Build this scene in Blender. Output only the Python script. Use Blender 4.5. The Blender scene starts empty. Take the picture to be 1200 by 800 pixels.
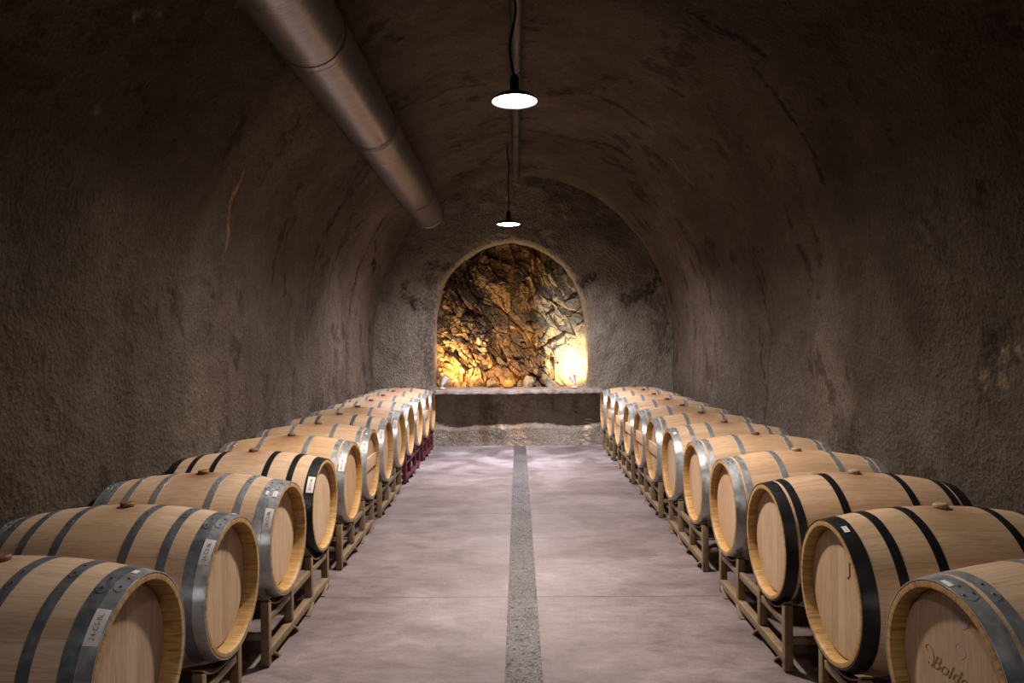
import bpy, math, random
import numpy as np
from mathutils import Vector, Matrix

PI = math.pi
random.seed(7)
scn = bpy.context.scene
col = scn.collection

# ------------------------------------------------------------------ view / world
scn.view_settings.view_transform = 'Standard'
scn.view_settings.look = 'None'
scn.view_settings.gamma = 1
scn.view_settings.use_curve_mapping = False
scn.view_settings.exposure = 0.0
w = bpy.data.worlds.new('World'); scn.world = w; w.use_nodes = True
w.node_tree.nodes['Background'].inputs[0].default_value = (0.30, 0.22, 0.16, 1)
w.node_tree.nodes['Background'].inputs[1].default_value = 0.0

# ------------------------------------------------------------------ object helpers
def tag(o, label=None, cat=None, group=None, kind=None):
    if label: o['label'] = label
    if cat: o['category'] = cat
    if group: o['group'] = group
    if kind: o['kind'] = kind
    return o

def empty(name, loc, rz=0.0):
    o = bpy.data.objects.new(name, None); col.objects.link(o)
    o.location = loc; o.rotation_euler = (0, 0, rz); o.empty_display_size = .1
    return o

def mesh_obj(name, verts, faces, mats, parent=None, smooth=True, fmat=None, angle=None, colors=None):
    me = bpy.data.meshes.new(name)
    me.from_pydata([tuple(v) for v in verts], [], [tuple(f) for f in faces])
    if not isinstance(mats, (list, tuple)): mats = [mats]
    for m in mats: me.materials.append(m)
    if fmat is not None:
        me.polygons.foreach_set('material_index', np.array(fmat, dtype=np.int32))
    if smooth:
        me.polygons.foreach_set('use_smooth', [True]*len(me.polygons))
        if angle is not None:
            me.set_sharp_from_angle(angle=math.radians(angle))
    if colors is not None:
        ca = me.color_attributes.new('tint', 'FLOAT_COLOR', 'POINT')
        c = np.ones((len(verts), 4), dtype=np.float32); c[:, :3] = colors
        ca.data.foreach_set('color', c.ravel())
    me.update()
    o = bpy.data.objects.new(name, me); col.objects.link(o)
    if parent: o.parent = parent
    return o

class MB:
    """collects shapes for one mesh"""
    def __init__(s): s.v = []; s.f = []; s.m = []
    def add(s, V, F, mi=0):
        b = len(s.v); s.v += [tuple(v) for v in V]; s.f += [tuple(i+b for i in f) for f in F]; s.m += [mi]*len(F)
    def box(s, c, d, mi=0, rot=None, bev=0.0):
        x, y, z = d[0]/2, d[1]/2, d[2]/2
        if bev <= 0:
            V = [(-x,-y,-z),(x,-y,-z),(x,y,-z),(-x,y,-z),(-x,-y,z),(x,-y,z),(x,y,z),(-x,y,z)]
            F = [(0,3,2,1),(4,5,6,7),(0,1,5,4),(1,2,6,5),(2,3,7,6),(3,0,4,7)]
        else:
            import bmesh
            bm = bmesh.new(); bmesh.ops.create_cube(bm, size=1)
            bmesh.ops.scale(bm, vec=(d[0], d[1], d[2]), verts=bm.verts)
            bmesh.ops.bevel(bm, geom=list(bm.edges), offset=bev, segments=2, affect='EDGES', profile=.5)
            bm.verts.ensure_lookup_table()
            V = [tuple(v.co) for v in bm.verts]; F = [[v.index for v in f.verts] for f in bm.faces]; bm.free()
        M = rot.to_4x4() if rot else Matrix.Identity(4)
        V = [tuple((M @ Vector(v)) + Vector(c)) for v in V]
        s.add(V, F, mi)
    def bar(s, a, b, wx, wz, up=(0,0,1), mi=0, bev=0.002):
        a, b = Vector(a), Vector(b); d = b-a; L = d.length; d.normalize()
        u = Vector(up); sd = d.cross(u)
        if sd.length < 1e-5: sd = Vector((1,0,0))
        sd.normalize(); u = sd.cross(d)
        R = Matrix((sd, d, u)).transposed()
        s.box((a+b)/2, (wx, L, wz), mi, R, bev)
    def tube(s, pts, r, n=12, mi=0, caps=True):
        pts = [Vector(p) for p in pts]; V = []; F = []
        k = len(pts); prev = None
        for i, p in enumerate(pts):
            t = (pts[min(i+1, k-1)]-pts[max(i-1, 0)]).normalized()
            if prev is None:
                a = t.cross(Vector((0, 0, 1)))
                if a.length < 1e-3: a = t.cross(Vector((1, 0, 0)))
            else: a = prev - t*prev.dot(t)
            a.normalize(); b = t.cross(a); prev = a
            rr = r[i] if isinstance(r, (list, tuple)) else r
            for j in range(n):
                q = 2*PI*j/n; V.append(p + (a*math.cos(q)+b*math.sin(q))*rr)
        for i in range(k-1):
            for j in range(n):
                F.append((i*n+j, i*n+(j+1) % n, (i+1)*n+(j+1) % n, (i+1)*n+j))
        if caps:
            F.append(tuple(reversed(range(n)))); F.append(tuple((k-1)*n+j for j in range(n)))
        s.add(V, F, mi)
    def lathe(s, prof, n=48, axis='z', c=(0,0,0), closed=False, mi=0):
        V = []; F = []; k = len(prof); R = []
        for (r, h) in prof:
            row = []
            for j in range(1 if r < 1e-6 else n):
                q = 2*PI*j/n; x, y = r*math.cos(q), r*math.sin(q)
                row.append(len(V))
                if axis == 'z': V.append((c[0]+x, c[1]+y, c[2]+h))
                elif axis == 'x': V.append((c[0]+h, c[1]+x, c[2]+y))
                else: V.append((c[0]+y, c[1]+h, c[2]+x))
            R.append(row)
        rng = k if closed else k-1
        for i in range(rng):
            A, B = R[i], R[(i+1) % k]
            if len(A) == 1 and len(B) == 1: continue
            for j in range(n):
                j2 = (j+1) % n
                if len(A) == 1: F.append((A[0], B[j2], B[j]))
                elif len(B) == 1: F.append((A[j], A[j2], B[0]))
                else: F.append((A[j], A[j2], B[j2], B[j]))
        if not closed:
            if len(R[0]) > 1: F.append(tuple(reversed(R[0])))
            if len(R[-1]) > 1: F.append(tuple(R[-1]))
        s.add(V, F, mi)
    def build(s, name, mats, parent=None, smooth=True, angle=35, **kw):
        return mesh_obj(name, s.v, s.f, mats, parent, smooth, s.m, angle, **kw)

# ------------------------------------------------------------------ numpy noise
def _h(i, j, k, seed=0):
    n = (i.astype(np.int64)*374761393 + j.astype(np.int64)*668265263 + k.astype(np.int64)*2147483647*3 + seed*1274126177) & 0xffffffff
    n = ((n ^ (n >> 13))*1274126177) & 0xffffffff
    n = ((n ^ (n >> 16))*2246822519) & 0xffffffff
    return ((n ^ (n >> 15)) & 0xffffff)/float(0xffffff)

def vnoise(P, seed=0):
    P = np.asarray(P, float); I = np.floor(P); f = P-I; f = f*f*f*(f*(f*6-15)+10)
    i, j, k = I[..., 0], I[..., 1], I[..., 2]; r = 0
    for a in (0, 1):
        for b in (0, 1):
            for c in (0, 1):
                wt = (f[..., 0] if a else 1-f[..., 0])*(f[..., 1] if b else 1-f[..., 1])*(f[..., 2] if c else 1-f[..., 2])
                r = r + wt*_h(i+a, j+b, k+c, seed)
    return r*2-1

def fbm(P, oct=4, seed=0, gain=.5):
    P = np.asarray(P, float); r = 0; a = 1; t = 0
    for o in range(oct):
        r = r + a*vnoise(P*(2**o)+o*17.3, seed+o); t += a; a *= gain
    return r/t

def cells(P, seed=0):
    """nearest-cell data: id randoms (3), vector to the cell point, F1, F2"""
    P = np.asarray(P, float); I = np.floor(P)
    best = np.full(P.shape[:-1], 1e9); sec = best.copy()
    vec = np.zeros(P.shape); rnd = np.zeros(P.shape)
    for a in (-1, 0, 1):
        for b in (-1, 0, 1):
            for c in (-1, 0, 1):
                J = I+np.array([a, b, c]); i, j, k = J[..., 0], J[..., 1], J[..., 2]
                pt = J+np.stack([_h(i, j, k, seed+s) for s in (1, 2, 3)], -1)
                d = P-pt; dd = (d**2).sum(-1)
                m = dd < best
                sec = np.where(m, best, np.minimum(sec, dd))
                rr = np.stack([_h(i, j, k, seed+s) for s in (4, 5, 6)], -1)
                vec = np.where(m[..., None], d, vec); rnd = np.where(m[..., None], rr, rnd)
                best = np.where(m, dd, best)
    return rnd, vec, np.sqrt(best), np.sqrt(sec)

# ------------------------------------------------------------------ material helper
class NT:
    def __init__(s, name):
        s.m = bpy.data.materials.new(name); s.m.use_nodes = True
        s.t = s.m.node_tree; s.t.nodes.clear()
        s.out = s.t.nodes.new('ShaderNodeOutputMaterial')
        s.b = s.t.nodes.new('ShaderNodeBsdfPrincipled'); s.t.links.new(s.b.outputs[0], s.out.inputs[0])
    def n(s, typ, **kw):
        nd = s.t.nodes.new(typ)
        for k, v in kw.items(): setattr(nd, k, v)
        return nd
    def link(s, a, b): s.t.links.new(a, b)
    def setv(s, sock, v):
        if isinstance(v, (int, float)): sock.default_value = v
        elif isinstance(v, (tuple, list)): sock.default_value = tuple(v) + ((1,) if len(v) == 3 and len(sock.default_value) == 4 else ())
        else: s.link(v, sock)
    def math(s, op, a, b=0, clamp=False):
        nd = s.n('ShaderNodeMath', operation=op, use_clamp=clamp); s.setv(nd.inputs[0], a); s.setv(nd.inputs[1], b); return nd.outputs[0]
    def coord(s, which='Object'): return s.n('ShaderNodeTexCoord').outputs[which]
    def mapping(s, vec, scale=(1,1,1), loc=(0,0,0)):
        nd = s.n('ShaderNodeMapping'); s.link(vec, nd.inputs[0]); nd.inputs['Scale'].default_value = scale; nd.inputs['Location'].default_value = loc; return nd.outputs[0]
    def noise(s, vec, scale, detail=4, rough=.5, dist=0, out=0):
        nd = s.n('ShaderNodeTexNoise'); s.link(vec, nd.inputs['Vector']); nd.inputs['Scale'].default_value = scale
        nd.inputs['Detail'].default_value = detail; nd.inputs['Roughness'].default_value = rough; nd.inputs['Distortion'].default_value = dist
        return nd.outputs[out]
    def voro(s, vec, scale, feature='F1', out=0):
        nd = s.n('ShaderNodeTexVoronoi', feature=feature); s.link(vec, nd.inputs['Vector']); nd.inputs['Scale'].default_value = scale; return nd.outputs[out]
    def ramp(s, fac, stops, interp='LINEAR'):
        nd = s.n('ShaderNodeValToRGB'); s.link(fac, nd.inputs[0]); cr = nd.color_ramp; cr.interpolation = interp
        while len(cr.elements) < len(stops): cr.elements.new(.5)
        for e, (p, c) in zip(cr.elements, stops):
            e.position = p; e.color = tuple(c)+(1,) if isinstance(c, (tuple, list)) else (c, c, c, 1)
        return nd.outputs[0]
    def mix(s, fac, a, b, mode='MIX'):
        nd = s.n('ShaderNodeMix', data_type='RGBA', blend_type=mode); s.setv(nd.inputs[0], fac); s.setv(nd.inputs[6], a); s.setv(nd.inputs[7], b); return nd.outputs[2]
    def sep(s, vec):
        nd = s.n('ShaderNodeSeparateXYZ'); s.link(vec, nd.inputs[0]); return nd.outputs
    def comb(s, x, y, z):
        nd = s.n('ShaderNodeCombineXYZ'); s.setv(nd.inputs[0], x); s.setv(nd.inputs[1], y); s.setv(nd.inputs[2], z); return nd.outputs[0]
    def bump(s, h, strength=.3, dist=.01, normal=None):
        nd = s.n('ShaderNodeBump'); s.link(h, nd.inputs['Height']); nd.inputs['Strength'].default_value = strength; nd.inputs['Distance'].default_value = dist
        if normal is not None: s.link(normal, nd.inputs['Normal'])
        s.link(nd.outputs[0], s.b.inputs['Normal']); return nd.outputs[0]
    def base(s, c, rough=None, metal=None, spec=None):
        s.setv(s.b.inputs['Base Color'], c)
        if rough is not None: s.setv(s.b.inputs['Roughness'], rough)
        if metal is not None: s.setv(s.b.inputs['Metallic'], metal)
        if spec is not None: s.setv(s.b.inputs['Specular IOR Level'], spec)
        return s.m

M = {}

def mat_wall(name, a, b, c, grain=55, gs=.9):
    t = NT(name); P = t.coord()
    tint = t.n('ShaderNodeVertexColor', layer_name='tint').outputs[0]
    n1 = t.noise(P, 1.1, 6, .6, .6); n2 = t.noise(P, 9, 5, .65)
    n3 = t.noise(P, grain, 4, .7); v = t.voro(t.mapping(P, (1, 1, .75)), 34)
    cc = t.ramp(n1, [(.3, a), (.52, b), (.72, c)])
    cc = t.mix(.55, cc, t.ramp(n2, [(.3, .62), (.5, 1.0), (.75, 1.3)]), 'MULTIPLY')
    cc = t.mix(.7, cc, t.ramp(n3, [(.32, .55), (.5, 1.0), (.7, 1.35)]), 'MULTIPLY')
    cc = t.mix(1.0, cc, tint, 'MULTIPLY')
    t.base(cc, .93, 0, .25)
    h = t.math('ADD', t.math('MULTIPLY', n3, .8), t.math('MULTIPLY', v, .5))
    h = t.math('ADD', h, t.math('MULTIPLY', n2, .9))
    t.bump(h, gs, .05)
    return t.m
M['wall'] = mat_wall('shotcrete', (.112,.084,.064), (.170,.132,.105), (.230,.185,.153))
M['endwall'] = mat_wall('end_wall_plaster', (.21,.175,.138), (.30,.25,.20), (.38,.325,.27), 60, .8)

def mat_floor():
    t = NT('concrete_floor'); P = t.coord(); x, y, z = t.sep(P)
    n1 = t.noise(t.mapping(P, (.9, 1.5, 1)), 1.1, 6, .62, .5); n2 = t.noise(t.mapping(P, (.8, 1.6, 1)), 5.0, 7, .7, .5); n3 = t.noise(P, 70, 3, .6); n4 = t.noise(t.mapping(P, (1, 3.2, 1)), 7, 8, .78, .4)
    c = t.ramp(n1, [(.28, (.095,.069,.066)), (.5, (.158,.121,.119)), (.75, (.225,.182,.186))])
    c = t.mix(.85, c, t.ramp(n2, [(.3, .66), (.5, 1.0), (.7, 1.25)]), 'MULTIPLY')
    c = t.mix(.35, c, t.ramp(n3, [(.35, .75), (.6, 1.15)]), 'MULTIPLY')
    c = t.mix(.8, c, t.ramp(n4, [(.34, .70), (.5, 1.0), (.66, 1.22)]), 'MULTIPLY')
    # pale mineral bloom close to the end wall
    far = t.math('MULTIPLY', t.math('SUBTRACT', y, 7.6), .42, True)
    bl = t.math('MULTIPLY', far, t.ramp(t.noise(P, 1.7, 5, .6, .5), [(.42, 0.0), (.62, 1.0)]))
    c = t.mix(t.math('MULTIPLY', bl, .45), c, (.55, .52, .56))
    # thin pale scratches
    sc = t.ramp(t.noise(t.mapping(P, (9, .9, 1)), 2.0, 2, .4, 1.4), [(.495, 0.0), (.5, 1.0), (.505, 0.0)])
    c = t.mix(t.math('MULTIPLY', sc, .10), c, (.5, .44, .42))
    # sawn joints
    q = t.math('FRACT', t.math('DIVIDE', t.math('SUBTRACT', t.math('ADD', y, t.math('MULTIPLY', t.noise(P, 1.2, 2), .012)), .195), 2.135))
    d = t.math('ABSOLUTE', t.math('SUBTRACT', q, .5)); d = t.math('SUBTRACT', .5, d)
    j = t.math('LESS_THAN', d, .0024)
    jj = t.math('SUBTRACT', 1.0, t.math('MULTIPLY', d, 60, True), True)
    c = t.mix(t.math('MULTIPLY', jj, .16), c, (.12, .09, .08))
    c = t.mix(t.math('MULTIPLY', j, .8), c, (.045, .032, .03))
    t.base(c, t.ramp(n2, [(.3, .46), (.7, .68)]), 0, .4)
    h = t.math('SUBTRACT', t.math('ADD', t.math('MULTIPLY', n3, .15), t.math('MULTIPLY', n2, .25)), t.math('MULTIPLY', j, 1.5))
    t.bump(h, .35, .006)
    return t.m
M['floor'] = mat_floor()

def mat_strip():
    t = NT('aggregate_strip'); P = t.coord()
    n1 = t.noise(P, 2.5, 5, .6); n2 = t.noise(P, 55, 4, .7); v = t.voro(P, 62); w_ = t.noise(t.mapping(P, (1, 1, 1)), 26, 3, .6)
    c = t.ramp(n1, [(.3, (.085,.072,.074)), (.7, (.155,.135,.14))])
    c = t.mix(.8, c, t.ramp(n2, [(.35, .55), (.55, 1.0), (.7, 1.5)]), 'MULTIPLY')
    c = t.mix(t.ramp(w_, [(.62, 0.0), (.68, .8)]), c, (.02, .016, .016))
    c = t.mix(t.ramp(v, [(.06, .7), (.16, 0.0)]), c, (.36, .33, .33))
    t.base(c, t.ramp(n2, [(.35, .22), (.65, .6)]), 0, .6)
    t.bump(t.math('SUBTRACT', t.math('ADD', n2, v), t.ramp(w_, [(.6, 0.0), (.68, 1.0)])), .9, .012)
    return t.m
M['strip'] = mat_strip()

def mat_oak(name, kind):
    """kind: body (staves round local X), head (upright boards), chime, plain"""
    t = NT(name); P = t.coord(); x, y, z = t.sep(P)
    oc = t.n('ShaderNodeObjectInfo')
    rnd = oc.outputs['Random']; tint = oc.outputs['Color']
    if kind == 'body':
        zz = t.math('SUBTRACT', z, .345)
        ang = t.math('DIVIDE', t.math('ARCTAN2', y, zz), 2*PI/26)
        ang = t.math('ADD', ang, t.math('MULTIPLY', t.math('SINE', t.math('MULTIPLY', ang, 2.1)), .22))
        u = ang; along = x
        gv = t.comb(t.math('MULTIPLY', x, 3.0), t.math('MULTIPLY', ang, 2.6), t.math('MULTIPLY', rnd, 37))
    elif kind == 'head':
        u = t.math('DIVIDE', y, .078)
        u = t.math('ADD', u, t.math('MULTIPLY', t.math('SINE', t.math('MULTIPLY', u, 1.7)), .2))
        gv = t.comb(t.math('MULTIPLY', z, 2.6), t.math('MULTIPLY', y, 26), t.math('MULTIPLY', rnd, 37))
    else:
        u = t.math('MULTIPLY', y, 0.0)
        gv = t.comb(t.math('MULTIPLY', x, 3), t.math('MULTIPLY', t.math('ARCTAN2', y, t.math('SUBTRACT', z, .345)), 9), t.math('MULTIPLY', rnd, 37)) if kind == 'chime' else t.comb(t.math('MULTIPLY', y, 4), t.math('MULTIPLY', z, 30), t.math('MULTIPLY', rnd, 37))
    idx = t.math('FLOOR', u); fr = t.math('FRACT', u)
    wn = t.n('ShaderNodeTexWhiteNoise', noise_dimensions='2D'); t.link(t.comb(idx, t.math('MULTIPLY', rnd, 91), 0), wn.inputs['Vector'])
    r1 = wn.outputs[0]
    off = t.n('ShaderNodeVectorMath', operation='ADD'); t.link(gv, off.inputs[0]); t.link(t.comb(t.math('MULTIPLY', r1, 30), 0, 0), off.inputs[1])
    g1 = t.noise(off.outputs[0], 2.2, 6, .62, .9); g2 = t.noise(off.outputs[0], 9, 4, .6, .4)
    if kind == 'chime':
        c = t.ramp(g1, [(.3, (.20,.10,.028)), (.5, (.44,.265,.095)), (.75, (.56,.38,.17))])
    elif kind == 'head':
        c = t.ramp(g1, [(.25, (.40,.27,.175)), (.5, (.52,.375,.26)), (.8, (.60,.45,.33))])
    else:
        c = t.ramp(g1, [(.25, (.43,.295,.195)), (.5, (.57,.41,.29)), (.8, (.66,.50,.375))])
    c = t.mix(.55, c, t.ramp(g2, [(.3, .78), (.5, 1.0), (.7, 1.12)]), 'MULTIPLY')
    if kind in ('body', 'head'):
        sv = t.ramp(r1, [(0, (.80,.77,.73)), (.35, (1,.98,.95)), (.7, (1.05,1.06,1.08)), (1, (.92,.86,.78))])
        c = t.mix(.9, c, sv, 'MULTIPLY')
        # knots, short dark flecks along the grain
        kn = t.ramp(t.noise(off.outputs[0], 1.15, 2, .5, 2.0), [(.70, 0.0), (.78, .55)])
        c = t.mix(kn, c, (.26, .14, .06))
        edge = t.math('MINIMUM', fr, t.math('SUBTRACT', 1.0, fr))
        seam = t.math('LESS_THAN', edge, .012)
        c = t.mix(t.math('MULTIPLY', seam, .38), c, (.16, .09, .045))
    if kind == 'body':
        dv = t.n('ShaderNodeVectorMath', operation='DISTANCE'); t.link(t.mapping(P, (1, .8, 1)), dv.inputs[0]); dv.inputs[1].default_value = (.46, 0, .69)
        dn = t.math('ADD', dv.outputs['Value'], t.math('MULTIPLY', t.noise(P, 22, 4, .6), .06))
        st = t.ramp(dn, [(.06, 1.0), (.13, .5), (.26, 0.0)])
        amt = oc.outputs['Alpha']
        c = t.mix(t.math('MULTIPLY', st, amt), c, (.17, .065, .022))
        rb = t.ramp(t.noise(t.mapping(P, (1, 1, 1)), 7, 5, .65, .6), [(.62, 0.0), (.74, .4)])
        c = t.mix(t.math('MULTIPLY', rb, amt), c, (.36, .19, .08))
    c = t.mix(1.0, c, tint, 'MULTIPLY')
    t.base(c, t.ramp(g2, [(.3, .42), (.7, .6)]), 0, .35)
    h = g2
    if kind in ('body', 'head'):
        h = t.math('SUBTRACT', t.math('MULTIPLY', g2, .35), t.math('MULTIPLY', seam, .8))
    t.bump(h, .25, .003)
    return t.m
M['oak'] = mat_oak('oak_staves', 'body')
M['oak_head'] = mat_oak('oak_head', 'head')
M['oak_chime'] = mat_oak('oak_chime', 'chime')
M['oak_bar'] = mat_oak('oak_batten', 'plain')

def mat_galv(name, lo, hi, rough=(.26, .42), metal=.85):
    t = NT(name); P = t.coord()
    n1 = t.noise(P, 16, 5, .6, .5); v = t.voro(P, 75, out=1); n2 = t.noise(t.mapping(P, (160, 3, 3)), 1.5, 3)
    bw = t.n('ShaderNodeRGBToBW'); t.link(v, bw.inputs[0])
    c = t.ramp(n1, [(.3, lo), (.7, hi)])
    c = t.mix(.35, c, t.ramp(bw.outputs[0], [(.2, .75), (.8, 1.15)]), 'MULTIPLY')
    c = t.mix(t.ramp(t.noise(P, 9, 6, .7, 1.2), [(.66, 0.0), (.74, .4)]), c, (.55, .56, .58))
    t.base(c, t.ramp(n1, [(.3, rough[0]), (.7, rough[1])]), metal, .5)
    t.bump(t.math('ADD', n2, t.math('MULTIPLY', n1, .5)), .08, .002)
    return t.m
M['galv'] = mat_galv('galvanised_hoop', (.38,.40,.43), (.56,.58,.61), (.28,.42), .7)
M['galv_dark'] = mat_galv('dark_zinc_hoop', (.15,.165,.195), (.26,.28,.315), (.3, .45), .6)

def mat_paint(name, c0, c1, rough, metal=0, sc=30, bs=.1, chips=None):
    t = NT(name); P = t.coord(); n = t.noise(P, sc, 5, .6); n2 = t.noise(P, 6, 4, .6)
    c = t.ramp(n, [(.3, c0), (.7, c1)]); c = t.mix(.5, c, t.ramp(n2, [(.3, .7), (.7, 1.2)]), 'MULTIPLY')
    if chips: c = t.mix(t.ramp(t.noise(P, 38, 3, .6), [(.68, 0.0), (.72, .9)]), c, chips)
    t.base(c, rough, metal, .4); t.bump(n, bs, .003); return t.m
M['black_hoop'] = mat_paint('black_painted_hoop', (.006,.006,.007), (.012,.012,.014), .38)
M['rivet'] = mat_paint('rivet_steel', (.35,.36,.38), (.5,.51,.53), .25, .9)
M['rack'] = mat_paint('beige_rack_paint', (.15,.10,.052), (.23,.16,.09), .55, 0, 20, .2, (.12,.06,.03))
M['rack_red'] = mat_paint('dark_red_rack_paint', (.07,.008,.014), (.11,.014,.022), .45, 0, 20, .2)
M['bung'] = mat_paint('bung_wood', (.13,.06,.03), (.21,.11,.06), .6, 0, 60, .3)
M['bung_pale'] = mat_paint('pale_bung', (.33,.22,.13), (.43,.30,.19), .6, 0, 60, .3)
M['sticker'] = mat_paint('white_sticker', (.72,.68,.67), (.78,.74,.73), .5, 0, 8, .02)
M['ink'] = mat_paint('black_ink', (.02,.018,.018), (.03,.028,.028), .5)
M['red_ink'] = mat_paint('red_ink', (.35,.06,.05), (.4,.08,.06), .5)
M['brand'] = mat_paint('burnt_brand', (.25,.15,.08), (.31,.19,.105), .7)
M['stamp'] = mat_paint('pale_stamp', (.34,.25,.22), (.42,.32,.29), .7, 0, 90)
M['black_cord'] = mat_paint('black_cord', (.008,.008,.009), (.013,.013,.014), .5)
M['shade'] = mat_paint('lamp_shade_metal', (.12,.12,.125), (.16,.16,.165), .4, .6)
M['conduit'] = mat_paint('grey_conduit', (.11,.10,.085), (.16,.145,.125), .5, .3, 12)
M['silver'] = mat_paint('silver_fixture', (.66,.65,.66), (.78,.77,.78), .35, .25)

def mat_duct():
    t = NT('spiral_duct_steel'); P = t.coord(); x, y, z = t.sep(P)
    n = t.noise(t.mapping(P, (1, 9, 1)), 3, 5, .65, .3); n2 = t.noise(t.mapping(P, (2, 130, 2)), 1.2, 3)
    ang = t.math('DIVIDE', t.math('ARCTAN2', x, z), 2*PI)
    w_ = t.math('FRACT', t.math('ADD', t.math('DIVIDE', y, .085), ang))
    rib = t.ramp(w_, [(.0, .5), (.05, 0.0), (.95, 0.0), (1.0, .5)])
    c = t.ramp(n, [(.3, (.27,.25,.245)), (.7, (.37,.345,.34))])
    c = t.mix(.5, c, t.ramp(n2, [(.3, .65), (.7, 1.25)]), 'MULTIPLY')
    t.base(c, t.ramp(n, [(.3, .30), (.7, .42)]), .8, .5)
    fine = t.math('SINE', t.math('MULTIPLY', y, 2*PI/.028))
    t.bump(t.math('ADD', t.math('MULTIPLY', rib, 1.0), t.math('ADD', t.math('MULTIPLY', n2, .26), t.math('MULTIPLY', fine, .2))), .3, .005)
    return t.m
M['duct'] = mat_duct()

def mat_emit(name, c, s, back=(.1,.1,.1)):
    t = NT(name); t.base(back, .5); t.setv(t.b.inputs['Emission Color'], c); t.b.inputs['Emission Strength'].default_value = s; return t.m
M['lamp1'] = mat_emit('lamp_glass_lit', (1.0, .93, .87), 34)
M['lamp2'] = mat_emit('lamp_glass_lit_far', (1.0, .93, .88), 45)
M['bulb'] = mat_emit('spot_bulb_lit', (1.0, .75, .42), 30)
M['amber'] = mat_emit('amber_glow', (1.0, .27, .03), 1.3, (.45, .10, .01))

def mat_rock():
    t = NT('bare_rock'); P = t.coord()
    tint = t.n('ShaderNodeVertexColor', layer_name='tint').outputs[0]
    n = t.noise(t.mapping(P, (1, 1, 1)), 9, 7, .68, .8); n2 = t.noise(P, 45, 5, .7)
    c = t.mix(.75, tint, t.ramp(n, [(.28, .42), (.5, 1.0), (.72, 1.5)]), 'MULTIPLY')
    c = t.mix(.7, c, t.ramp(n2, [(.3, .6), (.5, 1.0), (.7, 1.3)]), 'MULTIPLY')
    t.base(c, t.ramp(n2, [(.3, .35), (.7, .7)]), 0, .5)
    t.bump(t.math('ADD', n, t.math('MULTIPLY', n2, .4)), .7, .03)
    return t.m
M['rock'] = mat_rock()

def mat_ledge():
    t = NT('ledge_stone'); P = t.coord(); n = t.noise(P, 7, 6, .65, .4); n2 = t.noise(P, 60, 4, .7)
    c = t.ramp(n, [(.3, (.14,.10,.085)), (.5, (.25,.205,.18)), (.72, (.36,.31,.28))])
    c = t.mix(.7, c, t.ramp(n2, [(.3, .6), (.7, 1.3)]), 'MULTIPLY')
    t.base(c, .85); t.bump(t.math('ADD', n, n2), .5, .012); return t.m
M['ledge'] = mat_ledge()

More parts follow.
